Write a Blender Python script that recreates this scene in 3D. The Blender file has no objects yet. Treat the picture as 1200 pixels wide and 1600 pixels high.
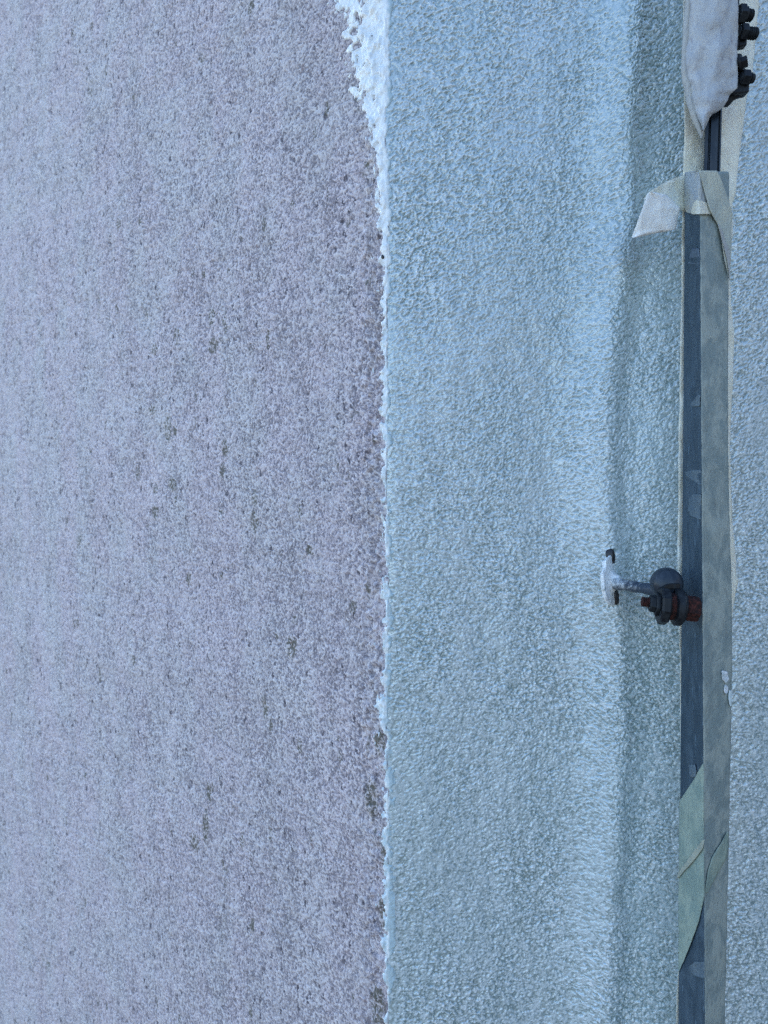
import bpy, bmesh, math, random
import numpy as np
from mathutils import Vector, Matrix

random.seed(7)
R = math.radians
scene = bpy.context.scene
COL = scene.collection

# ------------------------------------------------------------------ camera
CY, CZ, F = -0.48, 1.40, 1200.0          # camera at (0,CY,CZ), level, F = focal length in photo pixels
cam_d = bpy.data.cameras.new("camera")
cam = bpy.data.objects.new("camera", cam_d)
COL.objects.link(cam)
cam.location = (0, CY, CZ)
cam.rotation_euler = (R(90), 0, 0)
cam_d.sensor_fit = 'HORIZONTAL'
cam_d.sensor_width = 26.0
cam_d.lens = 26.0
cam_d.clip_start = 0.01
cam_d.clip_end = 600
cam_d.dof.use_dof = True
cam_d.dof.focus_distance = 0.50
cam_d.dof.aperture_fstop = 9.0
scene.camera = cam

# ------------------------------------------------------------------ sky, sun, exposure
SUN_EL, SUN_ROT = R(38), R(-47)          # the sun stands behind the house, to the left: both faces are in its shade
world = bpy.data.worlds.new("World")
scene.world = world
world.use_nodes = True
wn = world.node_tree
sky = wn.nodes.new('ShaderNodeTexSky')
sky.sky_type = 'NISHITA'
sky.sun_disc = False
sky.sun_elevation = SUN_EL
sky.sun_rotation = SUN_ROT
sky.ozone_density = 3.0
sky.dust_density = .4
wn.links.new(sky.outputs[0], wn.nodes['Background'].inputs[0])
wn.nodes['Background'].inputs[1].default_value = 0.12
sd = bpy.data.lights.new("sun", 'SUN')
sun = bpy.data.objects.new("sun", sd)
COL.objects.link(sun)
sd.energy = 3.0
sd.angle = R(0.5)
sd.color = (1.0, 0.95, 0.88)
sv = Vector((math.sin(SUN_ROT) * math.cos(SUN_EL), math.cos(SUN_ROT) * math.cos(SUN_EL), math.sin(SUN_EL)))
sun.rotation_euler = sv.to_track_quat('Z', 'Y').to_euler()
sun.location = sv * 20
scene.view_settings.view_transform = 'Standard'
scene.view_settings.look = 'None'
scene.view_settings.gamma = 1
scene.view_settings.exposure = 2.05
scene.cycles.max_bounces = 6
scene.cycles.use_denoising = False
scene.cycles.filter_width = 1.3


def P(px, py, d):
    """world point at depth d (metres in front of the camera) for a photo pixel"""
    return Vector(((px - 600) / F * d, CY + d, CZ - (py - 800) / F * d))


# ------------------------------------------------------------------ value / gradient noise for real relief
def hash3(i, j, k, seed):
    h = (i.astype(np.int64) * 374761393 + j.astype(np.int64) * 668265263 + k.astype(np.int64) * 2147483647 + seed * 144665) & 0xffffffff
    h = ((h ^ (h >> 13)) * 1274126177) & 0xffffffff
    h = ((h ^ (h >> 16)) * 2246822519) & 0xffffffff
    h = h ^ (h >> 15)
    return (h & 0xffffff) / float(0xffffff)


def vnoise(x, y, seed=0):
    x = np.asarray(x, float); y = np.asarray(y, float)
    i = np.floor(x).astype(np.int64); j = np.floor(y).astype(np.int64)
    fx = x - i; fy = y - j
    fx = fx * fx * fx * (fx * (fx * 6 - 15) + 10); fy = fy * fy * fy * (fy * (fy * 6 - 15) + 10)
    k = np.zeros_like(i)
    a = hash3(i, j, k, seed); b = hash3(i + 1, j, k, seed)
    c = hash3(i, j + 1, k, seed); d = hash3(i + 1, j + 1, k, seed)
    return (a * (1 - fx) + b * fx) * (1 - fy) + (c * (1 - fx) + d * fx) * fy - 0.5


def fbm(x, y, oct=3, seed=0, gain=0.5):
    t = 0; a = 1
    for o in range(oct):
        t = t + a * vnoise(x * 2 ** o, y * 2 ** o, seed + o * 17); a *= gain
    return t


# ------------------------------------------------------------------ wall plan: heading of the face along its arc length s
DS = 0.0005
SR = np.arange(0, 1.2 + DS, DS)
SL = np.arange(0, 1.2 + DS, DS)


def step(s, c, w):
    return 0.5 * (1 + np.tanh((s - c) / w))


def head_right(s):
    h = 12 + 0 * s
    h = h - 44 * step(s, .128, .014)                 # swells gently towards us ...
    h = h + 76 * step(s, .152, .0065)                 # ... then falls away
    h = h - 51 * step(s, .1645, .0085)
    h = h + 20 * step(s, .228, .02)
    k = np.exp(-s / .0022)                           # rounded arris
    return np.radians(h * (1 - k) + (-13) * k)


def head_left(s):
    k = np.exp(-s / .0018)
    return np.radians(-38 * (1 - k) + (-13) * k)


X0, Y0 = 0.0026, 0.0
HR, HL = head_right(SR), head_left(SL)
XR = X0 + np.concatenate([[0], np.cumsum(np.cos(HR))[:-1] * DS]); YR = Y0 + np.concatenate([[0], np.cumsum(np.sin(HR))[:-1] * DS])
XL = X0 - np.concatenate([[0], np.cumsum(np.cos(HL))[:-1] * DS]); YL = Y0 - np.concatenate([[0], np.cumsum(np.sin(HL))[:-1] * DS])


GR, GL = .00100, .00066


def corner_shift(z):                                 # the arris wanders a little and leans
    return -0.0012 + 0.0016 * (CZ + .35 - z) / .7 + 0.0014 * vnoise(z * 14, z * 0, 5) + 0.0010 * vnoise(z * 70, z * 0, 6) + .0006 * vnoise(z * 260, z * 0, 7)


def rot(x, y, a, fx, fy):
    c, q = math.cos(a), math.sin(a)
    return (x * c + y * q) * fx, (-x * q + y * c) * fy


def ridge(u, v, seed):
    a = 1 - np.abs(2 * vnoise(u, v, seed) * 1.6)
    return a


def grain_right(s, z):
    # orange-peel left by the roller: crumpled ridges whose grain turns slowly over the wall
    wx = .0016 * vnoise(s * 260, z * 260, 901); wz = .0016 * vnoise(s * 260 + 9, z * 260, 902)
    def field(a, sd):
        u, v = rot(s + wx, z + wz, a, 600, 980)
        f1 = vnoise(u, v, sd) * 1.1
        u, v = rot(s - wz, z + wx, a + .5, 850, 1250)
        f2 = ridge(u, v, sd + 1) - .55
        return f1 + f2 * .34
    m = np.clip(.5 + (z - 1.42) * 3.2 + 1.2 * vnoise(s * 12, z * 9, 905), 0, 1)
    g = field(.55, 910) * m + field(-.45, 920) * (1 - m)
    u, v = rot(s, z, .9, 1000, 1000)
    g = g + .28 * vnoise(u, v, 930)
    amp = .85 + .5 * fbm(s * 40, z * 22, 2, 940)
    return g * amp


def grain_left(s, z):
    u, v = rot(s, z, .4, 800, 740); g = vnoise(u, v, 950) * .9
    u, v = rot(s, z, 1.2, 1250, 1200); g = g + vnoise(u, v, 951) * .75
    u, v = rot(s, z, .1, 260, 230); g = g + vnoise(u, v, 952) * .2
    return g


def wall_right(s, z):
    wob = (0.016 * vnoise(z * 5.5, z * 0, 11) + 0.007 * vnoise(z * 17, z * 0, 12) - 0.012 * np.clip((z - 1.55) / .25, 0, 1.5)) * step(s, .06, .02)
    sq = np.clip(s + wob, 0, 1.2)
    x = np.interp(sq, SR, XR) - wob * np.cos(np.interp(sq, SR, HR)) ; y = np.interp(sq, SR, YR) - wob * np.sin(np.interp(sq, SR, HR)) * .0
    h = np.interp(sq, SR, HR)
    # trowelling waves and unevenness of the coat
    e = np.clip(s / .02, 0, 1)
    n = 0.0016 * fbm(s * 16, z * 5, 3, 21) + 0.0008 * fbm(s * 60 + z * 20, z * 22 - s * 10, 2, 31) + 0.0005 * fbm(s * 190, z * 130, 2, 41)
    n = n * (0.25 + .75 * e) + GR * grain_right(s, z) * (0.22 + .78 * np.clip(s / .007, 0, 1))
    cs = corner_shift(z)
    return x + np.sin(h) * n + cs, y - np.cos(h) * n


def wall_left(s, z):
    x = np.interp(s, SL, XL); y = np.interp(s, SL, YL); h = np.interp(s, SL, HL)
    n = 0.0010 * fbm(s * 20, z * 14, 3, 51) + 0.0005 * fbm(s * 170, z * 150, 2, 61)
    n = n * (0.25 + .75 * np.clip(s / .02, 0, 1)) + GL * grain_left(s, z) * (0.3 + .7 * np.clip(s / .004, 0, 1))
    # thick torn skin of old coating beside the arris
    n = n + 0.0013 * np.clip(fbm(s * 300, z * 170, 2, 71) * 3, -.4, 1) * np.exp(-((s - .010) / .012) ** 2)
    return x + np.sin(h) * n + corner_shift(z), y - np.cos(h) * n


# ------------------------------------------------------------------ helpers
def tag(o, label=None, cat=None, group=None, kind=None):
    if label: o['label'] = label
    if cat: o['category'] = cat
    if group: o['group'] = group
    if kind: o['kind'] = kind
    return o


def empty(name, loc):
    o = bpy.data.objects.new(name, None)
    o.location = loc
    o.empty_display_size = .02
    COL.objects.link(o)
    return o


def link(name, verts, faces, mat, parent=None, smooth=True):
    me = bpy.data.meshes.new(name)
    verts = np.asarray(verts, float)
    if parent is not None:
        w = parent
        while w is not None:
            verts = verts - np.array(w.location)
            w = w.parent
    me.from_pydata([tuple(v) for v in verts], [], faces)
    me.materials.append(mat)
    if smooth:
        me.polygons.foreach_set('use_smooth', [True] * len(me.polygons))
    me.update()
    o = bpy.data.objects.new(name, me)
    COL.objects.link(o)
    if parent is not None:
        o.parent = parent
    return o


def relief(o, v):
    at = o.data.attributes.new('relief', 'FLOAT', 'POINT')
    at.data.foreach_set('value', v.ravel().astype(np.float32))
    return o


def grid_mesh(name, X, Y, Z, mat, parent=None, keep=None, flip=False):
    """X,Y,Z: (nz, ns) arrays -> quad grid, fast path"""
    nz, ns = X.shape
    idx = np.arange(nz * ns).reshape(nz, ns)
    a, b, c, d = idx[:-1, :-1], idx[:-1, 1:], idx[1:, 1:], idx[1:, :-1]
    q = np.stack([a, b, c, d] if not flip else [a, d, c, b], -1)
    if keep is not None:
        q = q[keep]
    q = q.reshape(-1, 4)
    used = np.unique(q)
    remap = np.full(nz * ns, -1, np.int64); remap[used] = np.arange(len(used))
    q = remap[q]
    V = np.stack([X.ravel(), Y.ravel(), Z.ravel()], -1)[used]
    if parent is not None:
        V = V - np.array(parent.location)
    me = bpy.data.meshes.new(name)
    me.vertices.add(len(V)); me.vertices.foreach_set('co', V.ravel())
    me.loops.add(len(q) * 4); me.loops.foreach_set('vertex_index', q.ravel().astype(np.int32))
    me.polygons.add(len(q)); me.polygons.foreach_set('loop_start', np.arange(0, len(q) * 4, 4, dtype=np.int32))
    me.polygons.foreach_set('loop_total', np.full(len(q), 4, dtype=np.int32))
    me.polygons.foreach_set('use_smooth', np.ones(len(q), bool))
    me.update(calc_edges=True)
    me.validate()
    me.materials.append(mat)
    o = bpy.data.objects.new(name, me)
    COL.objects.link(o)
    if parent is not None:
        o.parent = parent
    return o


# ------------------------------------------------------------------ material toolkit
class NT:
    def __init__(s, name):
        s.m = bpy.data.materials.new(name); s.m.use_nodes = True
        s.t = s.m.node_tree; s.b = s.t.nodes['Principled BSDF']
        s.co = s.t.nodes.new('ShaderNodeNewGeometry').outputs['Position']

    def n(s, typ, **kw):
        x = s.t.nodes.new(typ)
        for k, v in kw.items():
            setattr(x, k, v)
        return x

    def l(s, a, b): s.t.links.new(a, b)

    def mapping(s, scale=(1, 1, 1), rot=(0, 0, 0), loc=(0, 0, 0), src=None):
        x = s.n('ShaderNodeMapping')
        x.inputs['Scale'].default_value = scale; x.inputs['Rotation'].default_value = rot; x.inputs['Location'].default_value = loc
        s.l(src or s.co, x.inputs[0]); return x.outputs[0]

    def noise(s, scale, detail=2, rough=.5, dist=0, src=None):
        x = s.n('ShaderNodeTexNoise'); x.inputs['Scale'].default_value = scale; x.inputs['Detail'].default_value = detail
        x.inputs['Roughness'].default_value = rough; x.inputs['Distortion'].default_value = dist
        s.l(src or s.co, x.inputs['Vector']); return x.outputs['Fac']

    def voro(s, scale, src=None, feature='F1', smooth=None, rnd=1):
        x = s.n('ShaderNodeTexVoronoi', feature=feature); x.inputs['Scale'].default_value = scale
        x.inputs['Randomness'].default_value = rnd
        if smooth is not None: x.inputs['Smoothness'].default_value = smooth
        s.l(src or s.co, x.inputs['Vector']); return x.outputs['Distance']

    def math(s, op, a, b=0.0, c=None, clamp=False):
        x = s.n('ShaderNodeMath', operation=op, use_clamp=clamp)
        for i, v in enumerate((a, b, c)):
            if v is None: continue
            if isinstance(v, (int, float)): x.inputs[i].default_value = v
            else: s.l(v, x.inputs[i])
        return x.outputs[0]

    def ramp(s, v, a, b, lo=0., hi=1., smooth=True):
        x = s.n('ShaderNodeMapRange', interpolation_type='SMOOTHSTEP' if smooth else 'LINEAR')
        x.inputs['From Min'].default_value = a; x.inputs['From Max'].default_value = b
        x.inputs['To Min'].default_value = lo; x.inputs['To Max'].default_value = hi
        s.l(v, x.inputs[0]); return x.outputs[0]

    def mix(s, f, a, b, blend='MIX'):
        x = s.n('ShaderNodeMix', data_type='RGBA', blend_type=blend)
        for i, v in ((0, f), (6, a), (7, b)):
            if isinstance(v, (int, float)): x.inputs[i].default_value = v
            elif isinstance(v, tuple): x.inputs[i].default_value = v + (1,)
            else: s.l(v, x.inputs[i])
        return x.outputs[2]

    def bump(s, h, dist, strength=1, prev=None):
        x = s.n('ShaderNodeBump'); x.inputs['Distance'].default_value = dist; x.inputs['Strength'].default_value = strength
        s.l(h, x.inputs['Height'])
        if prev is not None: s.l(prev, x.inputs['Normal'])
        return x.outputs['Normal']

    def out(s, col, rough, normal=None, **kw):
        for k, v in (('Base Color', col), ('Roughness', rough)):
            if isinstance(v, tuple): s.b.inputs[k].default_value = v + (1,)
            elif isinstance(v, (int, float)): s.b.inputs[k].default_value = v
            else: s.l(v, s.b.inputs[k])
        if normal is not None: s.l(normal, s.b.inputs['Normal'])
        for k, v in kw.items(): s.b.inputs[k.replace('_', ' ')].default_value = v
        return s.m


def mat_old():
    k = NT('weathered_stucco')
    rel = k.n('ShaderNodeAttribute', attribute_name='relief').outputs['Fac']
    g2 = k.noise(1100, 3, .65)
    # ground colour: off-white with faint lavender and grey drifts
    drift = k.noise(1, 3, .6, src=k.mapping((26, 26, 13)))
    base = k.mix(k.ramp(drift, .34, .66), (.535, .475, .50), (.51, .49, .495))
    drift2 = k.noise(1, 4, .65, src=k.mapping((75, 75, 45), loc=(3, 1, 0)))
    base = k.mix(k.ramp(drift2, .50, .78, 0, .25), base, (.45, .41, .45))
    # grime caught in the hollows, denser in drifts; face darker towards arris and bottom
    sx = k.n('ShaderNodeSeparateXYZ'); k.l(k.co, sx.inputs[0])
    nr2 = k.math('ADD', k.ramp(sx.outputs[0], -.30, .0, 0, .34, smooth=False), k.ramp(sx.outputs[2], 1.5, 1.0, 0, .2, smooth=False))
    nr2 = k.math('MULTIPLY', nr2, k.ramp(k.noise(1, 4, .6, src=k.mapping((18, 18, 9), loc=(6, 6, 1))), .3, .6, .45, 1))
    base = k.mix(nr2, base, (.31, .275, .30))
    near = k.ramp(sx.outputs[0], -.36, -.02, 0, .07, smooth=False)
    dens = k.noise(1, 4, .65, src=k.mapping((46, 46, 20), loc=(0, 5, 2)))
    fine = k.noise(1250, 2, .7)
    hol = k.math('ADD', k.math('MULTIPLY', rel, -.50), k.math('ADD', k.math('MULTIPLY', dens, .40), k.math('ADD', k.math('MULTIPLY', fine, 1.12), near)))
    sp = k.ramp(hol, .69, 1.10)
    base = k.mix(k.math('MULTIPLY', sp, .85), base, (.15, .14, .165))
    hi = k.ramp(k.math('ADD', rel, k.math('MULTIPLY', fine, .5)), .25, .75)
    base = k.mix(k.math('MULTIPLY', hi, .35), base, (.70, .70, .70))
    # single dark pits
    spots = k.voro(1, src=k.mapping((165, 165, 85)))
    sgate = k.noise(1, 3, .6, src=k.mapping((34, 34, 15), loc=(9, 2, 7)))
    s1 = k.math('MULTIPLY', k.ramp(spots, .33, .12), k.ramp(sgate, .38, .54))
    s1 = k.math('MULTIPLY', s1, k.ramp(k.math('ADD', k.math('MULTIPLY', rel, -.5), k.noise(600, 2, .6)), .34, .58))
    base = k.mix(k.math('MULTIPLY', s1, .85), base, (.06, .055, .07))
    # olive mildew colonies
    mg = k.noise(1, 3, .7, src=k.mapping((80, 80, 46), loc=(1.2, 8, 4)))
    mc = k.noise(1, 2, .5, src=k.mapping((13, 13, 5), loc=(4, 3, 1)))
    md = k.math('MULTIPLY', k.ramp(mg, .60, .72), k.ramp(mc, .46, .60))
    ml = k.n('ShaderNodeAttribute', attribute_name='mildew').outputs['Fac']
    md = k.math('MAXIMUM', md, k.ramp(k.math('SUBTRACT', ml, k.math('MULTIPLY', k.noise(620, 3, .7), .8)), -.14, .22))
    md = k.math('MULTIPLY', md, k.ramp(rel, .35, -.25, .2, 1))
    base = k.mix(k.math('MULTIPLY', md, .8), base, (.10, .098, .07))
    run = k.math('MULTIPLY', k.ramp(k.noise(1, 3, .6, src=k.mapping((70, 70, 11), loc=(2, 4, 9))), .50, .66), k.ramp(k.noise(1, 3, .7, src=k.mapping((420, 420, 190), loc=(1, 0, 3))), .50, .64))
    base = k.mix(k.math('MULTIPLY', run, .62), base, (.15, .13, .135))
    rf = k.math('MULTIPLY', k.ramp(k.noise(1, 3, .7, src=k.mapping((170, 170, 120), loc=(0, 0, 6))), .64, .74), .5)
    base = k.mix(rf, base, (.24, .16, .15))
    return k.out(base, .8, k.bump(g2, .0005, .8), Specular_IOR_Level=.3)


def mat_paint():
    k = NT('fresh_satin_paint')
    rel = k.n('ShaderNodeAttribute', attribute_name='relief').outputs['Fac']
    var = k.noise(1, 3, .6, src=k.mapping((14, 14, 6)))
    base = k.mix(k.ramp(var, .35, .65), (.43, .54, .57), (.47, .57, .60))
    # the roller left less paint in the hollows; their shade is painted in too
    thin_shade = k.ramp(k.math('ADD', rel, k.math('MULTIPLY', k.noise(420, 2, .6), .5)), .42, -.25)
    base = k.mix(k.math('MULTIPLY', thin_shade, .80), base, (.15, .235, .235))
    thick = k.ramp(rel, .18, .75)  # ridges painted paler, as if catching more light
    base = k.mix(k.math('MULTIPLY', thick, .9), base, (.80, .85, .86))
    n = k.bump(k.noise(800, 3, .6, .4), .0005, .7)
    return k.out(base, k.ramp(k.noise(80, 2), .3, .7, .18, .28), n, Specular_IOR_Level=1.0, Coat_Weight=1.0, Coat_Roughness=.07, Coat_IOR=1.6)


def mat_primer():
    k = NT('white_primer')
    h = k.math('ADD', k.noise(500, 3, .6), k.math('MULTIPLY', k.noise(150, 1, .5), .5))
    col = k.mix(k.ramp(k.noise(120, 3, .6), .4, .62), (.76, .79, .78), (.62, .68, .71))
    over = k.n('ShaderNodeAttribute', attribute_name='relief').outputs['Fac']   # blue paint lapping thinly over the primer
    col = k.mix(k.ramp(over, .2, 2.6), col, (.38, .50, .54))
    pits = k.math('MULTIPLY', k.ramp(k.voro(210), .14, .07), k.ramp(k.noise(110, 2), .54, .62))
    col = k.mix(pits, col, (.12, .11, .12))
    return k.out(col, .42, k.bump(h, .0006, .8), Specular_IOR_Level=.5)


def mat_metal(name, c1, c2, rough=.42, metallic=.75, streak=True, sc=1.0, spec=.3):
    k = NT(name)
    a = k.noise(1, 4, .65, .8, src=k.mapping((130 * sc, 130 * sc, 38 * sc)))
    b = k.noise(1, 3, .6, src=k.mapping((420 * sc, 420 * sc, 90 * sc), loc=(2, 2, 2)))
    c = k.mix(k.ramp(a, .38, .66), c1, c2)
    c = k.mix(k.ramp(b, .60, .76, 0, .55), c, tuple(min(1, v * 2.6) for v in c2))
    n = k.bump(k.math('ADD', a, k.math('MULTIPLY', b, .4)), .0003, .5)
    return k.out(c, k.ramp(a, .35, .7, rough - .08, rough + .18), n, Metallic=metallic, Specular_IOR_Level=spec)


def mat_rust(name='rusty_iron'):
    k = NT(name)
    a = k.noise(500, 4, .7); b = k.noise(1200, 3, .7)
    c = k.mix(k.ramp(a, .4, .62), (.018, .012, .012), (.07, .024, .02))
    c = k.mix(k.ramp(b, .58, .72, 0, .7), c, (.16, .055, .035))
    return k.out(c, .8, k.bump(k.math('ADD', a, b), .0007, 1), Specular_IOR_Level=.15)


def mat_tape(name, c1, c2, trans=.0, rough=.62, crepe=True, dirt=None, vert=(1, 1, 1), k1=(.40, .62), crease=.4):
    k = NT(name)
    a = k.noise(1, 4, .65, .5, src=k.mapping((90, 90, 60)))
    f = k.noise(1, 3, .6, src=k.mapping((500, 500, 1500)))
    m = k.noise(1, 3, .6, src=k.mapping((240, 240, 130), loc=(5, 5, 5)))
    c = k.mix(k.ramp(a, k1[0], k1[1]), c1, c2)
    c = k.mix(k.ramp(m, .55, .75, 0, .35), c, tuple(v * 1.35 if v < .6 else min(.9, v * 1.1) for v in c1))
    if dirt:
        d = k.noise(1, 4, .75, src=k.mapping((420, 420, 210), loc=(7, 0, 1)))
        c = k.mix(k.math('MULTIPLY', k.ramp(d, .52, .72), .75), c, dirt)
    h = k.math('ADD', k.math('MULTIPLY', f, .5), k.math('ADD', k.math('MULTIPLY', a, 1.4), k.math('MULTIPLY', m, .8)))
    wr = k.math('ABSOLUTE', k.math('SUBTRACT', k.noise(1, 2, .5, 1.2, src=k.mapping((110, 110, 46), rot=(0, .5, 0), loc=(3, 1, 2))), .5))
    wr = k.ramp(wr, .0, .035, -1.1 * crease, 0)                                     # sharp creases
    h = k.math('ADD', h, wr)
    m_ = k.out(c, rough, k.bump(h, .0006, .7), Specular_IOR_Level=.35)
    if trans:
        tr = k.n('ShaderNodeBsdfTranslucent'); k.l(c, tr.inputs['Color'])
        mx = k.n('ShaderNodeMixShader'); mx.inputs[0].default_value = trans
        outn = k.t.nodes['Material Output']
        k.l(k.b.outputs[0], mx.inputs[1]); k.l(tr.outputs[0], mx.inputs[2]); k.l(mx.outputs[0], outn.inputs['Surface'])
    return m_


M_OLD, M_PAINT, M_PRIMER = mat_old(), mat_paint(), mat_primer()
M_BAR = mat_metal('weathered_galvanised_steel', (.028, .052, .075), (.060, .095, .125), .42, .1)
M_DARK = mat_metal('dark_steel', (.007, .009, .012), (.018, .023, .027), .40, .0, sc=2, spec=.16)
M_ROD = mat_metal('conductor_metal', (.012, .020, .030), (.032, .045, .060), .30, .1, spec=.3)
M_RUST = mat_rust()
M_FRONT = mat_tape('old_masking_tape', (.20, .255, .25), (.31, .36, .33), rough=.5, dirt=(.17, .20, .20), k1=(.42, .60))
M_WRAP = mat_tape('wound_masking_tape', (.20, .27, .235), (.28, .345, .285), rough=.6)
M_LOOSE = mat_tape('loose_masking_tape', (.80, .83, .76), (.80, .79, .66), trans=.30)
M_CREAM = mat_tape('cream_masking_tape', (.86, .87, .76), (.82, .82, .68), trans=.15, dirt=(.66, .67, .60))
M_PAPER = mat_tape('masking_paper', (.40, .43, .45), (.46, .48, .48), trans=.12, crease=.12, dirt=(.25, .24, .26))
M_FOLD = mat_tape('paper_fold', (.40, .42, .41), (.44, .45, .42), trans=.15)
ks = NT('white_paint')
M_SPLAT = ks.out(ks.mix(ks.ramp(ks.noise(260, 4, .7), .42, .66), (.70, .75, .78), (.42, .52, .56)), .35, ks.bump(ks.noise(420, 3, .6), .0012, .9))
M_WET = NT('wet_pale_paint').out((.55, .66, .68), .3)
M_BLACK = NT('black_speck').out((.012, .012, .014), .4)
M_HOLE = mat_rust('dirty_hole'); 

# ------------------------------------------------------------------ ground (behind and below us, lit by the sun beyond the shade of the house)
kg = NT('pale_concrete')
gc = kg.mix(kg.ramp(kg.noise(2.2, 5, .6), .35, .65), (.11, .105, .10), (.16, .15, .14))
kg.out(gc, .9, kg.bump(kg.noise(60, 4), .004, .6))
g = link('ground', [(-150, -300, 0), (150, -300, 0), (150, 150, 0), (-150, 150, 0)], [(0, 1, 2, 3)], kg.m, smooth=False)
tag(g, kind='structure')

# ------------------------------------------------------------------ the house corner
wall = empty('house_wall', (0.0026, 0.0, 0.0))
tag(wall, 'stuccoed house corner, left face stained off-white, right face freshly painted glossy pale blue-green', 'wall')


def zs(z0, z1, d): return np.linspace(z0, z1, int(round((z1 - z0) / d)) + 1)


z_all = np.concatenate([np.linspace(-.02, 1.00, 90)[:-1], zs(1.00, 1.80, .00044), np.linspace(1.81, 3.3, 90)])
z_l = np.concatenate([np.linspace(-.02, .82, 90)[:-1], zs(.82, 1.98, .00056), np.linspace(1.99, 3.3, 90)])
s_l = np.concatenate([np.arange(0, .66, .00050), np.linspace(.662, 1.2, 60)])
S, Z = np.meshgrid(s_l, z_l)
X, Y = wall_left(S, Z)
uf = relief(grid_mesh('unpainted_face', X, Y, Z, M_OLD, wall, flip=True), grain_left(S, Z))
# mildew colonies where damp has sat
mil = np.zeros_like(S)
spots_ = [(389, 12, 1.3, 2.2, 1.1), (272, 70, .9, 1.6, .7), (206, 152, .8, 1.3, .8), (185, 350, 1.8, 2.6, .7), (412, 352, 1.0, 2.6, .8), (455, 320, 1.0, 1.6, .6), (315, 428, 1.3, 1.6, .8), (327, 495, 1.6, 3.2, .9), (330, 540, 3.2, 3.6, .65),
          (273, 520, 1.5, 1.7, 1.1), (239, 546, 1.6, 1.9, 1.2), (236, 640, 2.2, 2.2, .75), (260, 670, 2.2, 5., .85), (349, 700, 2.0, 3.0, .8), (345, 735, 1.4, 2.4, .9), (267, 757, 2.6, 2.6, .8), (240, 800, 2.4, 3., .7), (393, 815, 1.6, 3.4, 1.0), (240, 765, 1.5, 2.2, .8),
          (452, 1010, 2.6, 4.0, .75), (410, 1105, 1.2, 4.2, .85), (322, 1235, 1.3, 3.6, .85), (318, 1290, 1.8, 6.5, .75), (300, 1315, 3.2, 4.0, .6), (152, 1055, .8, 3.4, .8), (290, 905, 1.8, 3., .65), (395, 780, 1.2, 3., .8), (70, 1215, .7, 2.4, .7), (100, 1282, 1.0, 2.4, .7), (15, 1118, .7, 2.2, .7),
          (15, 1210, .7, 2.2, .7), (575, 1245, 2.6, 6., .8), (588, 1160, 2.0, 4., .8), (596, 1340, 1.8, 6., .7), (592, 1425, 1.6, 6., .7), (585, 1570, 3.0, 7., .7), (480, 860, 2, 2.4, .6), (545, 948, 1.6, 2.2, .7), (212, 740, 2.0, 3.0, .6), (180, 485, 1.2, 3.0, .6), (50, 560, .8, 2.6, .6), (36, 400, .9, 3.4, .6)]
rs = np.random.RandomState(5)
for _ in range(70):
    spots_.append((rs.uniform(0, 590), rs.uniform(-10, 1620), rs.uniform(.6, 1.6), rs.uniform(1.0, 3.6), rs.uniform(.35, .7)))
for (px, py, rx, rz, am) in spots_:
    t = (600 - px) / F
    tt = t * .48 / (math.cos(R(38)) - t * math.sin(R(38)))          # distance along the face
    zz = CZ - (py - 800) / F * (.48 + tt * math.sin(R(38)))
    a = (abs(S[0] - tt) < rx * .004).nonzero()[0]; b = (abs(Z[:, 0] - zz) < rz * .004).nonzero()[0]
    if len(a) and len(b):
        sl_ = (slice(b[0], b[-1] + 1), slice(a[0], a[-1] + 1))
        q = am * np.exp(-(((S[sl_] - tt) / (rx * .0016)) ** 2 + ((Z[sl_] - zz) / (rz * .0016)) ** 2) * .5)
        mil[sl_] = np.maximum(mil[sl_], q * 1.25)
at_ = uf.data.attributes.new('mildew', 'FLOAT', 'POINT'); at_.data.foreach_set('value', mil.ravel().astype(np.float32))
uf['label'] = 'stained off-white stucco face left of the corner, not yet painted'
s_r = np.concatenate([np.arange(0, .375, .00046), np.linspace(.377, 1.2, 90)])
S, Z = np.meshgrid(s_r, z_all)
X, Y = wall_right(S, Z)
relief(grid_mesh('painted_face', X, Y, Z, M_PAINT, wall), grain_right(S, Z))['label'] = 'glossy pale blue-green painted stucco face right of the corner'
# the rest of the house: the two faces run on, with sides, back and flat roof, so that it stands as a body and shades its yard
xl, yl = wall_left(np.array([1.2]), np.array([1.4])); xr, yr = wall_right(np.array([1.2]), np.array([1.4]))
H = 3.3
pts = [(float(xl[0]) + .0, float(yl[0])), (float(xl[0]) - 3.2, float(yl[0]) + 2.5), (float(xl[0]) - 1.0, 6.5), (float(xr[0]) + 4.5, 6.5), (float(xr[0]) + 4.0, float(yr[0]) + 1.2), (float(xr[0]), float(yr[0]))]
body_v = [(x, y, -.02) for x, y in pts] + [(x, y, H) for x, y in pts]
body_f = [(i, i + 1, i + 7, i + 6) for i in range(5)]
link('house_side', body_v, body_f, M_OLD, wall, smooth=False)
rp = [(x, y, H + .001) for x, y in pts] + [(X0, -.02, H + .001)]
link('roof', [(x, y, H - .0) for x, y, _ in rp] + [(x, y, H + .12) for x, y, _ in rp],
     [tuple(range(6, -1, -1)), tuple(range(7, 14))] + [(i, (i + 1) % 7, (i + 1) % 7 + 7, i + 7) for i in range(7)], M_OLD, wall, smooth=False)

# unseen block added on the right: keeps the light coming from the left
wg = empty('light_block', (1.5, -3, 0))
tag(wg, 'unseen grey-brown block added on the right to hold back light from that side', 'light blocker')


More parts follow.
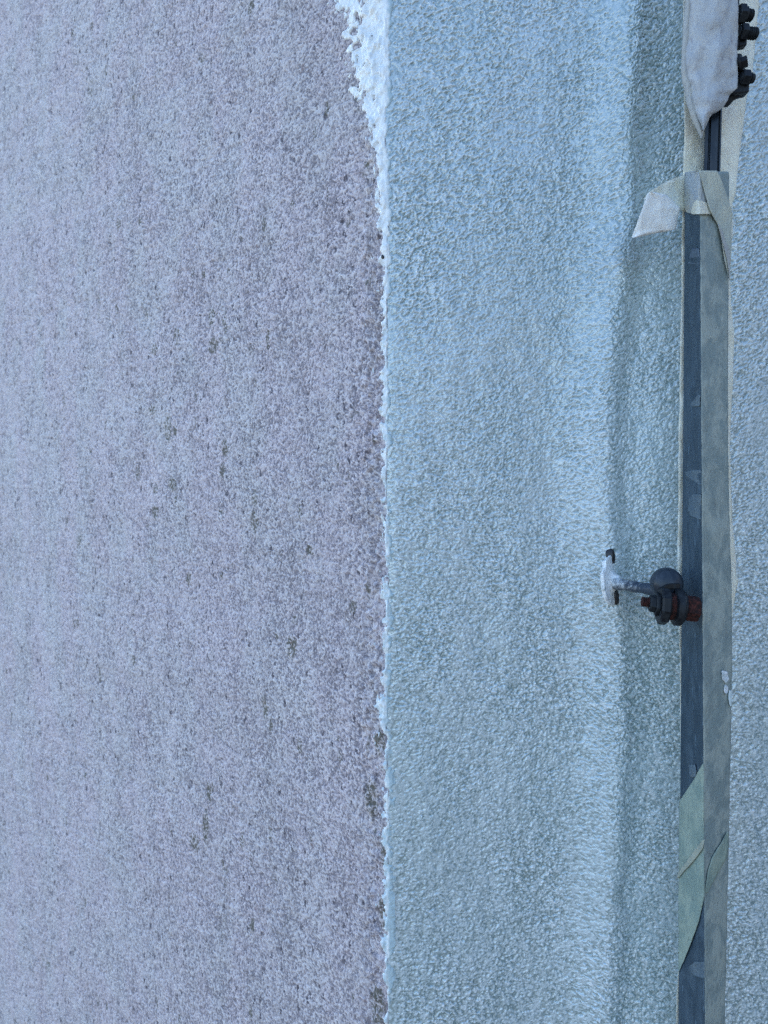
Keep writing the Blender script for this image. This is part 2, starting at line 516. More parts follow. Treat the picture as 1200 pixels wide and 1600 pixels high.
def box(name, x0, x1, y0, y1, z0, z1, mat, parent):
    v = [(x, y, z) for z in (z0, z1) for x, y in ((x0, y0), (x1, y0), (x1, y1), (x0, y1))]
    return link(name, v, [(3, 2, 1, 0), (4, 5, 6, 7), (0, 1, 5, 4), (1, 2, 6, 5), (2, 3, 7, 6), (3, 0, 4, 7)], mat, parent, smooth=False)


kw = NT('brown_render')
kw.out(kw.mix(kw.ramp(kw.noise(6, 5, .6), .35, .65), (.13, .12, .11), (.19, .17, .15)), .85, kw.bump(kw.noise(180, 3), .002, .7))
box('light_block_body', 2.3, 5.5, -7.0, .18, -.02, 2.75, kw.m, wg)
box('light_block_top', 2.15, 5.7, -7.2, .2, 2.752, 2.90, M_OLD, wg)

# white primer: a real skin a fraction of a millimetre thick, spreading from the arris over the old face
zp = zs(.98, 1.82, .00055)
sp = np.arange(-.0045, .075, .00045)
S, Z = np.meshgrid(sp, zp)
PY = 800 - (Z - CZ) * F / .48                                     # photo row at the depth of the arris
wpx = np.interp(PY, [-80, 0, 60, 100, 130, 160, 185, 215, 260, 300, 350, 420, 520, 640, 700, 800, 900, 1080, 1110, 1150, 1240, 1300, 1420, 1520, 1545, 1700],
                [104, 74, 66, 60, 50, 38, 30, 24, 17, 14, 12, 10, 9, 8, 8, 5, 6, 7, 13, 5.5, 4.5, 7, 8, 7, 1, 2])
wid = wpx / F * .48 / math.cos(R(30))
edge = wid - S
nz1 = fbm(S * 230, Z * 190, 3, 81) ; nz2 = fbm(S * 700, Z * 600, 2, 91)
m = edge + nz1 * np.clip(wid * 0.50 + .0034, 0, .0145) + nz2 * .0016
holes = vnoise(S * 300 + 5, Z * 210, 97) + .35 * vnoise(S * 900, Z * 800, 98)
m = m - np.clip(holes - .10, 0, 1) * np.clip((S - wid * .32) * 14, 0, .34) * .75
# small stray crumbs of primer out on the old face
crumb = fbm(S * 520, Z * 360, 2, 101)
cm = (crumb - .47 - S * 9) * .006
cm = np.where(S > .001, cm, -1)
m = np.maximum(m, cm)
Sneg = np.clip(-S, 0, None)
rw = np.interp(PY, [0, 400, 600, 1000, 1200, 1300, 1540, 1600], [.0034, .0026, .0014, .0009, .0016, .0030, .0024, .0006])
m = np.where(S < 0, rw + .0034 * fbm(Z * 160, Sneg * 60, 2, 111) + .0040 * vnoise(Z * 48, Sneg * 0, 112) + .0026 * fbm(Z * 520, Sneg * 520, 2, 113) - Sneg * (1 + .35 * np.sin(Z * 9)), m)
T = .00075
off = np.clip(m / .0012, -.5, 1) * T
off = off + np.where(off > 0, .00025 * fbm(S * 420, Z * 330, 2, 121) * np.clip(m / .0012, 0, 1), 0)
xl_, yl_ = wall_left(np.clip(S, 0, None), Z); hl = np.interp(np.clip(S, 0, None), SL, HL)
xr_, yr_ = wall_right(Sneg, Z); hr = np.interp(Sneg, SR, HR)
X = np.where(S >= 0, xl_, xr_); Y = np.where(S >= 0, yl_, yr_); h = np.where(S >= 0, hl, hr)
X = X + np.sin(h) * off; Y = Y - np.cos(h) * off
mq = np.maximum.reduce([m[:-1, :-1], m[1:, :-1], m[:-1, 1:], m[1:, 1:]])
pk = mq > -.0002
po = grid_mesh('primer_coat', X, Y, Z, M_PRIMER, wall, keep=pk, flip=True)
idx_ = np.arange(X.size).reshape(X.shape)
us = np.unique(np.stack([idx_[:-1, :-1], idx_[:-1, 1:], idx_[1:, 1:], idx_[1:, :-1]], -1)[pk])
relief(po, (Sneg * 1000 + np.interp(PY, [0, 350, 560, 800, 1700], [0, 0, .7, 1.1, 1.3]) + 1.5 * fbm(Z * 300, S * 500, 2, 131)).ravel()[us])
po['label'] = 'ragged strip of white primer along the corner, widest at the top'


# ------------------------------------------------------------------ ribbons, lathes, blocks
def ribbon(name, rows, mat, parent, nu=14, step_px=4, wob=0., bulge=0., thick=.00018, seed=1, wave=0., dip=None):
    """rows: (py, left px, right px, left depth, right depth); a sheet with real thickness following them"""
    rows = np.array(rows, float)
    ys = np.arange(rows[0, 0], rows[-1, 0] + .01, step_px)
    if ys[-1] < rows[-1, 0]: ys = np.append(ys, rows[-1, 0])
    L, Rr, dl, dr = [np.interp(ys, rows[:, 0], rows[:, i]) for i in range(1, 5)]
    L = L + wob * 2 * fbm(ys / 14., ys * 0, 3, seed); Rr = Rr + wob * 2 * fbm(ys / 14., ys * 0, 3, seed + 50)
    V = []
    n = len(ys)
    for i in range(n):
        for j in range(nu + 1):
            u = j / nu
            px = L[i] + (Rr[i] - L[i]) * u
            d = dl[i] + (dr[i] - dl[i]) * u - bulge * math.sin(math.pi * u)
            if wave: d += wave * 2 * float(fbm(np.array(px / 22. + ys[i] / 90.), np.array(ys[i] / 45. - px / 60.), 3, seed + 9))
            if dip: d += dip(px, ys[i])
            V.append(P(px, ys[i], d))
    nf = len(V)
    Fc = []
    for i in range(n - 1):
        for j in range(nu):
            a = i * (nu + 1) + j
            Fc.append((a, a + nu + 1, a + nu + 2, a + 1))
    # second skin a little behind and closed rim
    V2 = [v + Vector((0.2, 1, 0)).normalized() * thick for v in V]
    F2 = [tuple(x + nf for x in reversed(f)) for f in Fc]
    rim = []
    for i in range(n - 1):
        for j in (0, nu):
            a = i * (nu + 1) + j; b = a + nu + 1
            rim.append((a, a + nf, b + nf, b) if j == 0 else (b, b + nf, a + nf, a))
    for j in range(nu):
        for i in (0, n - 1):
            a = i * (nu + 1) + j; b = a + 1
            rim.append((b, b + nf, a + nf, a) if i == 0 else (a, a + nf, b + nf, b))
    return link(name, V + V2, Fc + F2 + rim, mat, parent)


def loft(name, secs, mat, parent, smooth=False, caps=True):
    """secs: list of closed sections (same number of points)"""
    n = len(secs[0]); V = [p for s in secs for p in s]; Fc = []
    for i in range(len(secs) - 1):
        for j in range(n):
            a = i * n + j; b = i * n + (j + 1) % n
            Fc.append((a, b, b + n, a + n))
    if caps:
        Fc.append(tuple(range(n - 1, -1, -1))); Fc.append(tuple(range((len(secs) - 1) * n, len(secs) * n)))
    o = link(name, V, Fc, mat, parent, smooth)
    return o


def lathe(name, base, axis, prof, mat, parent, seg=32, smooth=True, up=Vector((0, 0, 1)), hexa=None, squash=1.0):
    """prof: (distance along axis, radius)"""
    ax = axis.normalized(); u = ax.cross(up).normalized(); w = ax.cross(u)
    V = []; Fc = []
    for (t, r) in prof:
        for k in range(seg):
            a = 2 * math.pi * (k + .25) / seg
            V.append(base + ax * t + (u * math.cos(a) + w * math.sin(a) * squash) * r)
    m_ = len(prof)
    for i in range(m_ - 1):
        for k in range(seg):
            a = i * seg + k; b = i * seg + (k + 1) % seg
            Fc.append((a, b, b + seg, a + seg))
    Fc.append(tuple(range(seg - 1, -1, -1))); Fc.append(tuple(range((m_ - 1) * seg, m_ * seg)))
    o = link(name, V, Fc, mat, parent, smooth and seg > 10)
    bm = bmesh.new(); bm.from_mesh(o.data); bmesh.ops.recalc_face_normals(bm, faces=bm.faces); bm.to_mesh(o.data); bm.free()
    if smooth and seg > 10:
        e = o.modifiers.new('edges', 'EDGE_SPLIT'); e.split_angle = R(40)
    return o


def bev(o, w, seg=2):
    b = o.modifiers.new('bevel', 'BEVEL'); b.width = w; b.segments = seg; b.limit_method = 'ANGLE'; b.angle_limit = R(40)
    return o


def thread_prof(t0, t1, r, pitch):
    p = []; t = t0
    while t < t1 - pitch:
        p += [(t, r * .80), (t + pitch * .35, r), (t + pitch * .5, r), (t + pitch * .85, r * .80)]
        t += pitch
    p += [(t1 - .0004, r * .86), (t1, r * .7)]
    return p


# ------------------------------------------------------------------ steel channel standing off the wall
guard = empty('steel_guard_strip', P(1095, 1740, .445))
tag(guard, 'tall blue-grey steel strip standing off the painted face, front covered with dull tape', 'metal strip')


def bar_x(py):
    t = (py - 268) / 1332.
    return 1070 - 10 * t, 1093 + 8.5 * t, 1139.5 - 7 * t      # back-left edge, arris, right edge


DA, DB, DC = .4625, .4400, .4515


def bar_sec(py, th=.0022):
    a, b, c = bar_x(py)
    A, B, C = P(a, py, DA), P(b, py, DB), P(c, py, DC)
    nb = (A - B).normalized() * th; nc = (C - B).normalized() * th
    z = Vector((0, 0, B.z)); fix = lambda v: Vector((v.x, v.y, z.z))
    return [fix(v) for v in (A, B, C, C + nb, B + nb + nc, A + nc)]


loft('steel_angle', [bar_sec(y) for y in (267.5, 400, 700, 1000, 1300, 1740)], M_BAR, guard)
bev(bpy.data.objects['steel_angle'], .0004, 2)


def smear(name, rows, mat, seed):                            # scraps of tape residue on the side flange
    def dip(px, py): return 0
    rr = []
    for (py, l, r) in rows:
        a, b, c = bar_x(py)
        dd = lambda x: DB + (DA - DB) * (b - x) / (b - a) - .0007
        rr.append((py, l, r, dd(l), dd(r)))
    return ribbon(name, rr, mat, guard, nu=6, step_px=2, wob=1.2, seed=seed, thick=.0002)


M_RES = mat_tape('tape_residue', (.08, .12, .15), (.11, .15, .175), rough=.55)
M_RES2 = mat_tape('bluish_film', (.075, .105, .145), (.085, .125, .165), rough=.5)
for i, (rows, mt) in enumerate([
    ([(617, 1091, 1094.5), (623, 1086, 1094.5), (629, 1079, 1094.5), (633, 1079, 1094.5), (635, 1080, 1094.5)], M_RES),
    ([(734, 1085, 1095.5), (737, 1071, 1095.5), (744, 1071, 1095.5), (748, 1078, 1095.5), (754, 1088, 1095.5), (758, 1093, 1095.5)], M_RES),
    ([(772, 1082, 1095.5), (780, 1076, 1095.5), (797, 1076, 1095.5), (806, 1079, 1095.5), (811, 1092, 1095.5)], M_RES),
    ([(388, 1082, 1093), (398, 1078, 1094), (405, 1076, 1094), (412, 1074, 1094)], M_RES2),
    ([(1503, 1088, 1101), (1510, 1078, 1101), (1522, 1080, 1101), (1528, 1096, 1101)], M_RES),
    ([(1195, 1076, 1086), (1204, 1077, 1088), (1215, 1078, 1087)], M_RES),
]):
    smear('tape_scrap', rows, mt, 200 + i)

M_CUFF0 = mat_tape('tape_hem', (.30, .33, .27), (.35, .37, .30))
# front tape: overhangs the arris by a whisker and bulges past the right edge
fr = []
for y, r in [(268, 1139), (330, 1139), (400, 1138.5), (440, 1138), (520, 1137.5), (600, 1137.5), (700, 1138), (780, 1139), (860, 1141.5), (920, 1143.5), (1000, 1144),
             (1078, 1143.5), (1084, 1140.5), (1098, 1141), (1104, 1143), (1200, 1141), (1300, 1139.5), (1400, 1137), (1500, 1135), (1600, 1132), (1740, 1130)]:
    a, b, c = bar_x(y)
    fr.append((y, b + .3, r, DB - .0006, DB + (DC - DB) * (r - b) / (c - b) - .0006))
ribbon('front_tape', fr, M_FRONT, guard, nu=16, step_px=4, wob=.35, bulge=.0004, seed=301, thick=.0003, wave=.0004)['label'] = 'dull grey-beige masking tape down the front face'

# the wide lower wrap round the side flange
def side_d(px, py):
    a, b, c = bar_x(py); return DB + (DA - DB) * (b - px) / (b - a)


lw = []
for y, l, r in [(1193, 1098.3, 1099.3), (1215, 1086, 1099.5), (1235, 1073, 1100), (1252, 1061.5, 1100), (1300, 1061, 1100), (1400, 1060.2, 1101), (1440, 1060.2, 1092), (1480, 1060.2, 1077), (1518, 1060.2, 1061.5)]:
    lw.append((y, l, r, side_d(l, y) - .0012, side_d(r, y) - .0012))
ribbon('lower_wrap', lw, M_WRAP, guard, nu=12, step_px=3, wob=.35, seed=303, wave=.0006, thick=.0003)['label'] = 'slanting turn of grey-green tape round the side of the strip near the bottom'
cr = []
for y, l, r in [(1312, 1098, 1101), (1325, 1088, 1098.5), (1340, 1077, 1088), (1352, 1068, 1078), (1362, 1060, 1068), (1372, 1058.5, 1060)]:
    cr.append((y, l, r, side_d(l, y) - .0022, side_d(r, y) - .0022))
ribbon('tape_edge', cr, M_CUFF0, guard, nu=5, step_px=3, wob=.25, seed=305)
fs = []
for y, l, r in [(1300, 1136, 1138), (1318, 1126, 1138.5), (1340, 1112, 1136), (1360, 1106, 1124), (1395, 1101.5, 1106)]:
    fs.append((y, l, r, DB + (DC - DB) * (l - 1101) / 38 - .0014, DB + (DC - DB) * (r - 1101) / 38 - .0014))
ribbon('tape_edge', fs, M_WRAP, guard, nu=6, step_px=3, wob=.3, seed=306)
# paint drips on the front tape
for (rows, mt) in [([(1048, 1127, 1131), (1050, 1126.5, 1136), (1056, 1127.5, 1138), (1062, 1130, 1138.5), (1065, 1133, 1136.5), (1066.5, 1134, 1135.5)], M_SPLAT),
                   ([(1070, 1133.2, 1135), (1073, 1131.5, 1138), (1078, 1130.5, 1139), (1082, 1131.5, 1138), (1084.5, 1134, 1136)], M_SPLAT),
                   ([(1079, 1140, 1142.5), (1085, 1138.5, 1144), (1093, 1138, 1144), (1100, 1139.5, 1143.5), (1103, 1141.5, 1143)], M_WET)]:
    rr = [(y, l, r, DB + (DC - DB) * (l - 1100) / 39 - .0016, DB + (DC - DB) * (r - 1100) / 39 - .0016) for y, l, r in rows]
    ribbon('paint_splash', rr, mt, guard, nu=10, step_px=.7, wob=1.1, bulge=.0003, seed=400 + int(rows[0][0]), thick=.0006)

# cream backing tape behind the strip
back = empty('cream_backing_tape', P(1105, 1740, .475))
tag(back, 'wide cream masking tape stuck behind the dark strip, wrinkled, its right edge showing', 'masking tape')
br = []
for y, l, r in [(-160, 1067, 1192), (0, 1067.5, 1186), (60, 1067, 1181), (110, 1068, 1176), (150, 1068.5, 1167), (200, 1069.5, 1161), (250, 1068, 1154), (300, 1067.5, 1149.5), (320, 1067, 1144), (332, 1066, 1144), (346, 1066, 1146.5),
                (380, 1065.5, 1143), (440, 1065, 1141), (480, 1064.3, 1143), (520, 1063.5, 1147), (560, 1062.5, 1146), (620, 1062, 1144), (690, 1060.5, 1140.5), (770, 1060, 1142.5), (820, 1059.3, 1145), (870, 1058.7, 1150),
                (895, 1058.7, 1150), (908, 1058.7, 1154), (925, 1059, 1150), (945, 1060, 1146), (1000, 1062, 1141), (1200, 1064, 1133), (1400, 1064, 1127), (1520, 1060, 1125), (1560, 1057, 1124), (1600, 1057, 1122), (1740, 1057, 1120)]:
    br.append((y, l, r, .4655, .476))
ribbon('tape_sheet', br, M_CREAM, back, nu=26, step_px=4, wob=.5, seed=311, wave=.0012, thick=.0005)

# ------------------------------------------------------------------ lightning conductor rod above the strip
rod = empty('conductor_rod', P(1112, 275, .4625))
tag(rod, 'narrow dark ribbed bar rising from the top of the taped steel strip', 'metal bar')
secs = []
for y in (330, 268, 170, 60, -160):
    t = (268 - y) / 100.
    l, r = 1099 + 3.2 * t, 1125.5 + 3.0 * t
    if y < 100: l, r = 1099 + 3.2 * 1.7 + (100 - y) * .01, 1125.5 + 3 * 1.7 + (100 - y) * .01
    row = []
    for u, dd in [(0, .0012), (.05, 0), (.22, 0), (.27, .0010), (.33, .0010), (.38, -.0004), (.80, -.0004), (.84, .0012), (.89, .0012), (.92, .0002), (1, .0014), (1, .006), (0, .006)]:
        row.append(P(l + (r - l) * u, y, .4585 + dd))
    secs.append(row)
loft('ribbed_bar', secs, M_ROD, rod)

# ------------------------------------------------------------------ bolted clamp at the top right
clamp = empty('bolted_clamp', P(1155, 150, .45))
tag(clamp, 'dark bolted clamp with threaded studs poking out right of the hanging masking paper', 'clamp')


def block(name, px0, px1, py0, py1, d0, d1, mat, parent, sk=0, bw=.0006):
    lo = []
    for (d) in (d0, d1):
        lo.append([P(px0, py0 + sk, d0) + Vector((0, d - d0, 0)), P(px1, py0, d0) + Vector((0, d - d0, 0)),
                   P(px1, py1, d0) + Vector((0, d - d0, 0)), P(px0, py1 + sk, d0) + Vector((0, d - d0, 0))])
    return bev(loft(name, lo, mat, parent), bw)


block('upper_plate', 1128, 1156, -40, 72.5, .4460, .452, M_DARK, clamp, sk=2)
block('upper_plate', 1156, 1167.5, 36, 70, .4470, .452, M_DARK, clamp, sk=2)
block('lower_plate', 1128, 1160, 83, 122, .4455, .451, M_DARK, clamp)
block('lower_plate', 1146, 1171, 117, 143, .4450, .452, M_DARK, clamp, sk=3)
S1 = lambda px, py, d: P(px, py, d)
ax = Vector((1, .10, -.03))
mm = .446 / F


def stud(px, py, d, r_px, px_end, nut_r, nut_px, washer=None):
    b = P(px, py, d)
    lathe('stud', b, ax, thread_prof(0, (px_end - px) * mm, r_px * mm, 3.9 * mm), M_DARK, clamp, seg=24)
    if nut_r:
        bev(lathe('nut', b + ax * (nut_px[0] - px) * mm, ax, [(0, nut_r * mm * .9), (1.2 * mm, nut_r * mm), ((nut_px[1] - nut_px[0] - 1.2) * mm, nut_r * mm), ((nut_px[1] - nut_px[0]) * mm, nut_r * mm * .9)], M_DARK, clamp, seg=6, smooth=False), .0002)
    if washer:
        lathe('washer', b + ax * (washer[0] - px) * mm, ax, [(0, washer[2] * mm * .96), (.6 * mm, washer[2] * mm), ((washer[1] - washer[0]) * mm, washer[2] * mm)], M_DARK, clamp, seg=36)


stud(1150, 22, .4450, 9.3, 1177.5, 15, (1152, 1163), (1162.6, 1165.4, 12))
stud(1152, 50, .4460, 9.3, 1184.8, 13, (1156, 1167))
lathe('washer', P(1156, 100, .4435), Vector((.75, -.6, .1)), [(0, 12 * mm), (.0008, 13 * mm), (.0016, 12.6 * mm)], M_DARK, clamp, seg=36)
bev(lathe('nut', P(1157.5, 99, .4425), Vector((.85, -.5, .1)), [(0, 8.8 * mm), (.0032, 8.8 * mm), (.0036, 8 * mm)], M_DARK, clamp, seg=6, smooth=False), .0002)
stud(1156, 121, .4440, 8.4, 1179, 12, (1158, 1170))
# torn dark gasket under the paper
gk = []
for y, l, r in [(130, 1145, 1166), (141, 1140, 1160), (150, 1136, 1158), (154, 1134, 1148), (160, 1132, 1143), (165, 1131.5, 1138)]:
    gk.append((y, l, r, .4480, .4490))
ribbon('rubber_strip', gk, M_DARK, clamp, nu=8, step_px=2, wob=1.4, seed=321, thick=.002)

# ------------------------------------------------------------------ masking paper hanging over the clamp
paper = empty('masking_paper', P(1110, 210, .44))
tag(paper, 'grimy bluish masking paper hanging over the top clamp, torn to a point at the bottom', 'masking paper')
pr = [(-160, 1074, 1153, .446, .441), (0, 1073, 1153.5, .446, .441), (40, 1069, 1153.5, .446, .441), (70, 1067, 1152, .446, .441), (100, 1066.5, 1152.5, .446, .441), (125, 1068, 1153, .446, .441),
      (138, 1073, 1152, .446, .441), (142, 1076, 1147, .446, .441), (148, 1079.5, 1141, .445, .442), (158, 1082, 1137, .445, .442), (167, 1084, 1131, .445, .443), (175, 1087, 1121, .444, .443), (178, 1088, 1114, .444, .443),
      (184, 1090, 1109, .444, .443), (191, 1093, 1106, .444, .443), (197, 1096, 1103.5, .444, .4435), (203, 1098, 1100, .444, .4438)]
ribbon('paper_sheet', pr, M_PAPER, paper, nu=26, step_px=2, wob=.5, bulge=.0050, seed=331, wave=.0014, thick=.00025)
fo = [(-160, 1073, 1082), (0, 1071, 1079), (40, 1067.5, 1077), (80, 1065, 1074.5), (110, 1064.5, 1073), (128, 1066, 1078), (140, 1069, 1081.5), (160, 1072, 1085), (175, 1077, 1089), (190, 1082.5, 1094), (204, 1089, 1098.5), (212, 1093, 1096), (216, 1094, 1095)]
ribbon('folded_edge', [(y, l, r + 1.5, .4458, .4446) for y, l, r in fo], M_FOLD, paper, nu=8, step_px=3, wob=.3, bulge=.0012, seed=333, thick=.00025, wave=.0004)['label'] = 'paler folded left edge of the masking paper'

# ------------------------------------------------------------------ torn tape knotted round the head of the strip
knot = empty('torn_masking_tape', P(1090, 330, .44))
tag(knot, 'torn tape wound round the head of the steel strip, loose tail hanging left', 'masking tape')
cuff = [(267, 1087, 1114), (268.5, 1071, 1118), (276, 1067, 1120), (300, 1066, 1124), (318, 1067, 1128), (326, 1069, 1130), (331, 1072, 1131), (333.5, 1078, 1131)]


def cuff_d(px, py):
    if px < 1093: return DB + (DA - DB) * (1093 - px) / 24 - .0022
    return DB + (DC - DB) * (px - 1093) / 46 - .0018


def cuff_rib(name, rows, mat, lift, **kw):
    rr = [(y, l, r, 0, 0) for y, l, r in rows]
    return ribbon(name, rr, mat, knot, dip=lambda px, py: cuff_d(px, py) - lift, **kw)


M_CUFF = mat_tape('cuff_tape', (.33, .38, .41), (.42, .43, .38), rough=.6, dirt=(.24, .27, .29))
M_BAND = mat_tape('band_tape', (.42, .46, .40), (.52, .54, .44), rough=.6, trans=.1)
cuff_rib('cuff', cuff, M_CUFF, 0, nu=22, step_px=2, wob=.5, seed=341, wave=.0008, thick=.0003)
cuff_rib('cuff_fold', [(312, 1088, 1091), (316, 1085, 1103), (322, 1082, 1113), (333, 1080, 1117), (334.5, 1082, 1117)], M_LOOSE, .0010, nu=10, step_px=1.5, wob=.5, seed=343, wave=.0004)['label'] = 'yellowish folded corner at the lower edge of the cuff'
band = [(266.5, 1092, 1120.5), (272, 1094, 1123), (285, 1097, 1129), (300, 1101, 1134.5), (318, 1106, 1140), (328, 1109, 1143), (340, 1115, 1144.5), (350, 1121, 1143.5), (365, 1125, 1143.2), (380, 1128, 1143), (395, 1130, 1142.5), (410, 1133, 1141.8), (425, 1136.5, 1141), (438, 1139.5, 1140.5)]
cuff_rib('slanting_band', band, M_BAND, .0016, nu=12, step_px=3, wob=.35, seed=345, wave=.0006, thick=.0003)['label'] = 'slanting band of tape running down the right side'
cuff_rib('band_hem', [(350, 1121.5, 1123), (362, 1125, 1129), (376, 1128.5, 1133.5), (386, 1131, 1138), (394, 1133, 1141), (410, 1136.5, 1141.5), (426, 1139, 1141.3), (438, 1140, 1141)], M_FOLD, .0024, nu=5, step_px=3, wob=.3, seed=347)
# the loose tail: one piece from the cuff, kinked downward
tail_up = []
for t in np.linspace(0, 1, 16):
    # two edges, running left from the cuff
    tx = (1 - t) * 1072 + t * 1006
    top = np.interp(tx, [1006, 1014, 1040, 1060, 1072], [309, 300, 284, 276, 272])
    bot = np.interp(tx, [1006, 1030, 1050, 1060, 1072], [312, 312, 322, 327, 331])
    tail_up.append((tx, top, bot))
V = []; Fc = []
nu = 8
for i, (tx, a, b) in enumerate(tail_up):
    u_ = i / 15.
    for j in range(nu + 1):
        y = a + (b - a) * j / nu
        d = .4592 - .014 * u_ + .0035 * math.sin(j / nu * math.pi) * (1 - u_) + .0007 * math.sin(tx / 4. + j * .5)
        V.append(P(tx, y, d))
for i in range(15):
    for j in range(nu):
        a = i * (nu + 1) + j; Fc.append((a, a + 1, a + nu + 2, a + nu + 1))


def thicken(V, Fc, t=.00025):
    n = len(V); V2 = [v + Vector((0, t, 0)) for v in V]
    cnt = {}
    for f in Fc:
        for q in range(len(f)):
            e = (f[q], f[(q + 1) % len(f)]); cnt[e] = 1
    rim = [(b, a, a + n, b + n) for (a, b) in cnt if (b, a) not in cnt]
    return V + V2, Fc + [tuple(x + n for x in reversed(f)) for f in Fc] + rim


V, Fc = thicken(V, Fc)
link('tail_root', V, Fc, M_LOOSE, knot)
tl = [(300, 1014, 1022, .4452, .4470), (304, 1010.5, 1040, .4450, .4505), (310, 1008, 1048, .4450, .4520), (318, 1006, 1055, .4450, .4535), (325, 1003.5, 1063, .4452, .4545), (331, 1001.5, 1061, .4455, .4545), (340, 998, 1059, .446, .4545), (350, 994.5, 1058, .447, .454), (358, 991.5, 1056.5, .448, .454),
      (361, 990.5, 1044, .4485, .452), (365, 989, 1022, .449, .4505), (369, 987.5, 1006, .4495, .4500), (371.5, 987, 993, .4498, .4499)]
M_TAIL = mat_tape('tail_tape', (.86, .88, .86), (.84, .86, .84), trans=.30, crease=.25)
ribbon('loose_tail', tl, M_TAIL, knot, nu=18, step_px=2, wob=.25, bulge=.0022, seed=351, wave=.0012, thick=.00022)['label'] = 'pale loose end of tape hanging left, cut at a slant'

# ------------------------------------------------------------------ wall bracket
def wall_depth(px, py):
    s_ = np.arange(.001, .37, .0005); d_ = .52
    for _ in range(6):
        z_ = np.full_like(s_, CZ - (py - 800) / F * d_)
        x_, y_ = wall_right(s_, z_)
        pp = 600 + F * x_ / (y_ - CY)
        i = int(np.argmin(abs(pp - px))); d_ = float(y_[max(0, i - 3):i + 4].mean() - CY)
    return d_


WD = wall_depth(958, 908)
print('wall depth', WD, wall_depth(940, 900), wall_depth(1010, 900), wall_depth(1180, 900), wall_depth(955,868))
br_ = empty('wall_bracket', P(960, 912, .52))
tag(br_, 'painted round wall plate with a short arm and rusty bolted clamp gripping the steel strip', 'bracket')
kp = NT('painted_plate')
M_PLATE = kp.out(kp.mix(kp.ramp(kp.noise(300, 4, .7), .54, .72), (.86, .90, .91), (.40, .50, .54)), .3, kp.bump(kp.noise(420, 3, .6), .0012, .9))
PB = P(957, 908, WD - .004)
pn = Vector((.82, -.57, .05)).normalized()
rp_ = 37 * .52 / F
lathe('wall_plate', PB - pn * .0015, pn, [(-.0012, rp_ * .9), (0, rp_ * .98), (.0008, rp_), (.0014, rp_ * .97), (.0016, rp_ * .9), (.0014, rp_ * .5), (.003, rp_ * .32), (.0065, rp_ * .22)], M_PLATE, br_, seg=64)
for v in bpy.data.objects['wall_plate'].data.vertices:                  # drips and lumps of paint round the rim
    rr0 = (v.co - (PB - P(960, 912, .52))).length
    if rr0 > rp_ * .3: v.co += (v.co - (PB - P(960, 912, .52))) * (.13 * float(fbm(np.array(v.co.z * 260.), np.array(v.co.y * 200. + v.co.x * 300), 2, 77)))
# arm, stained white near the plate
A0, A1 = P(963, 912, WD - .008), P(1048, 926, .452)
kr = NT('painted_arm')
xs = kr.n('ShaderNodeSeparateXYZ'); kr.l(kr.co, xs.inputs[0])
prog = kr.ramp(kr.math('ADD', xs.outputs[1], kr.math('MULTIPLY', kr.math('SUBTRACT', kr.noise(330, 3, .7), .62), .05)), A0.y - .024, A0.y + .001, smooth=True)
upz = kr.ramp(xs.outputs[2], A0.z - .0030, A0.z - .0005)
fac = kr.math('MULTIPLY', prog, kr.math('ADD', kr.math('MULTIPLY', upz, .75), .25))
kr.out(kr.mix(fac, (.028, .045, .07), (.72, .78, .80)), .45, kr.bump(kr.noise(700, 3), .0005, .8), Metallic=.1)
L_ = (A1 - A0).length
prof = [(0, .0040)] + [(L_ * t, .0034 + .00025 * math.sin(t * 23)) for t in np.linspace(.1, 1, 14)]
lathe('arm', A0, A1 - A0, prof, kr.m, br_, seg=24)
# domed cap
cd = .440; cm_ = cd / F
DCn = P(1041, 911, cd + .006)
dn = Vector((-.50, -.86, .22)).normalized()
rr_ = 25 * cm_
prof = [(-.006, rr_ * .9), (-.003, rr_)] + [(rr_ * .72 * math.sin(a), rr_ * math.cos(a)) for a in np.linspace(.05, 1.5, 12)]
lathe('domed_cap', DCn, dn, prof, M_ROD, br_, seg=40, squash=1.0)
# clamp jaws on a horizontal bolt
ax = Vector((1, -.12, -.10)).normalized()
def jaw(name, px, py, w, rpx, mat, seg=28, cham=.8, sq=1.0, d=.436):
    m1 = d / F
    return lathe(name, P(px, py, d), ax, [(0, rpx * m1 * .9), (w * m1 * .18, rpx * m1), (w * m1 * .82, rpx * m1), (w * m1, rpx * m1 * .93)], mat, br_, seg=seg, smooth=seg > 10, squash=sq)


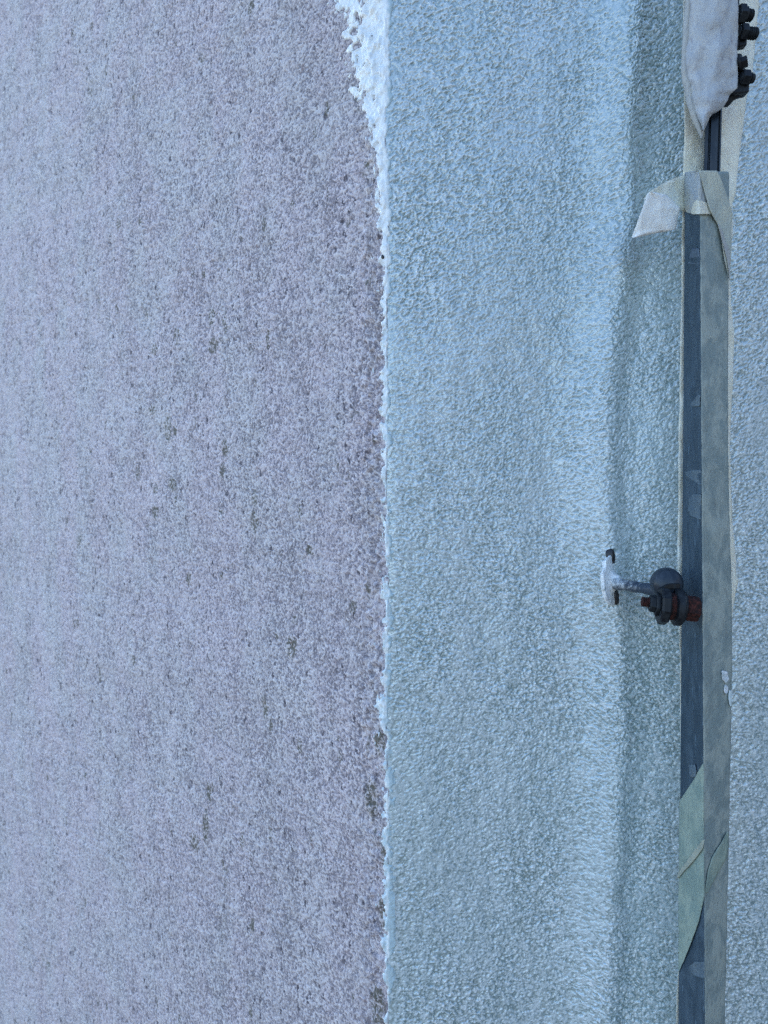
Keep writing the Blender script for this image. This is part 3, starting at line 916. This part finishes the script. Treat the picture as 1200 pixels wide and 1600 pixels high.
lathe('bolt_end', P(1002.5, 940, .4375), ax, thread_prof(0, .0062, 8.2 * .436 / F, .0011), M_RUST, br_, seg=24)
bev(jaw('hex_nut', 1014, 942.5, 12, 13.5, M_DARK, seg=6), .0002)
bev(jaw('hex_nut', 1023, 943.5, 7, 19, M_DARK, seg=6), .0003)
jaw('clamp_jaw', 1029, 946, 14, 29.5, M_DARK, seg=9, sq=1.0)
jaw('core', 1042, 947, 16, 21, M_RUST)
jaw('clamp_jaw', 1052.5, 948, 13, 29, M_DARK, seg=32)
jaw('washer', 1064.5, 949, 5, 24, M_DARK)
jaw('rusty_nut', 1068.5, 949.5, 22, 20, M_RUST, seg=6)
# curved dark tongue from the first jaw over to the strip
sl = []
tg = []
for t in np.linspace(0, 1, 14):
    px = 1033 + 30 * t; py = 924 - 7 * math.sin(min(1, t * 2.2) * math.pi / 2) - t * 1.5
    c0 = P(px, py, .4385 - .001 * t)
    tg.append([c0 + Vector((0, .0, .0016)), c0 + Vector((0, .0, -.0016)), c0 + Vector((0, .010, -.0016)), c0 + Vector((0, .010, .0016))])
bev(loft('clamp_tongue', tg, M_DARK, br_), .0004)
# grimy slots where the plate leaves the wall
for (px, py, w, h_, nm) in [(956, 869, 5, 11, 'upper'), (962, 932, 6, 12, 'lower')]:
    lathe('dark_gap', P(px, py, wall_depth(px, py) - .0005), Vector((.75, -.6, .1)), [(-.003, w * .44 / 1000), (0, w * .45 / 1000), (.0013, w * .40 / 1000), (.0018, w * .2 / 1000)], M_BLACK, br_, seg=20, squash=h_ / w)

# ------------------------------------------------------------------ a tiny black speck on the primer
sx, sy = wall_left(np.array([.0035]), np.array([float(P(0, 401, .48).z)]))
spk = lathe('black_speck', Vector((float(sx[0]), float(sy[0]) - .0006, P(0, 401, .48).z)), Vector((.4, -.1, -.9)), [(-.0013, .0002), (-.0010, .0007), (0, .0011), (.0009, .0009), (.0013, .0003)], M_BLACK, None, seg=16)
tag(spk, 'tiny oval black insect speck stuck on the white primer strip at the corner', 'speck')
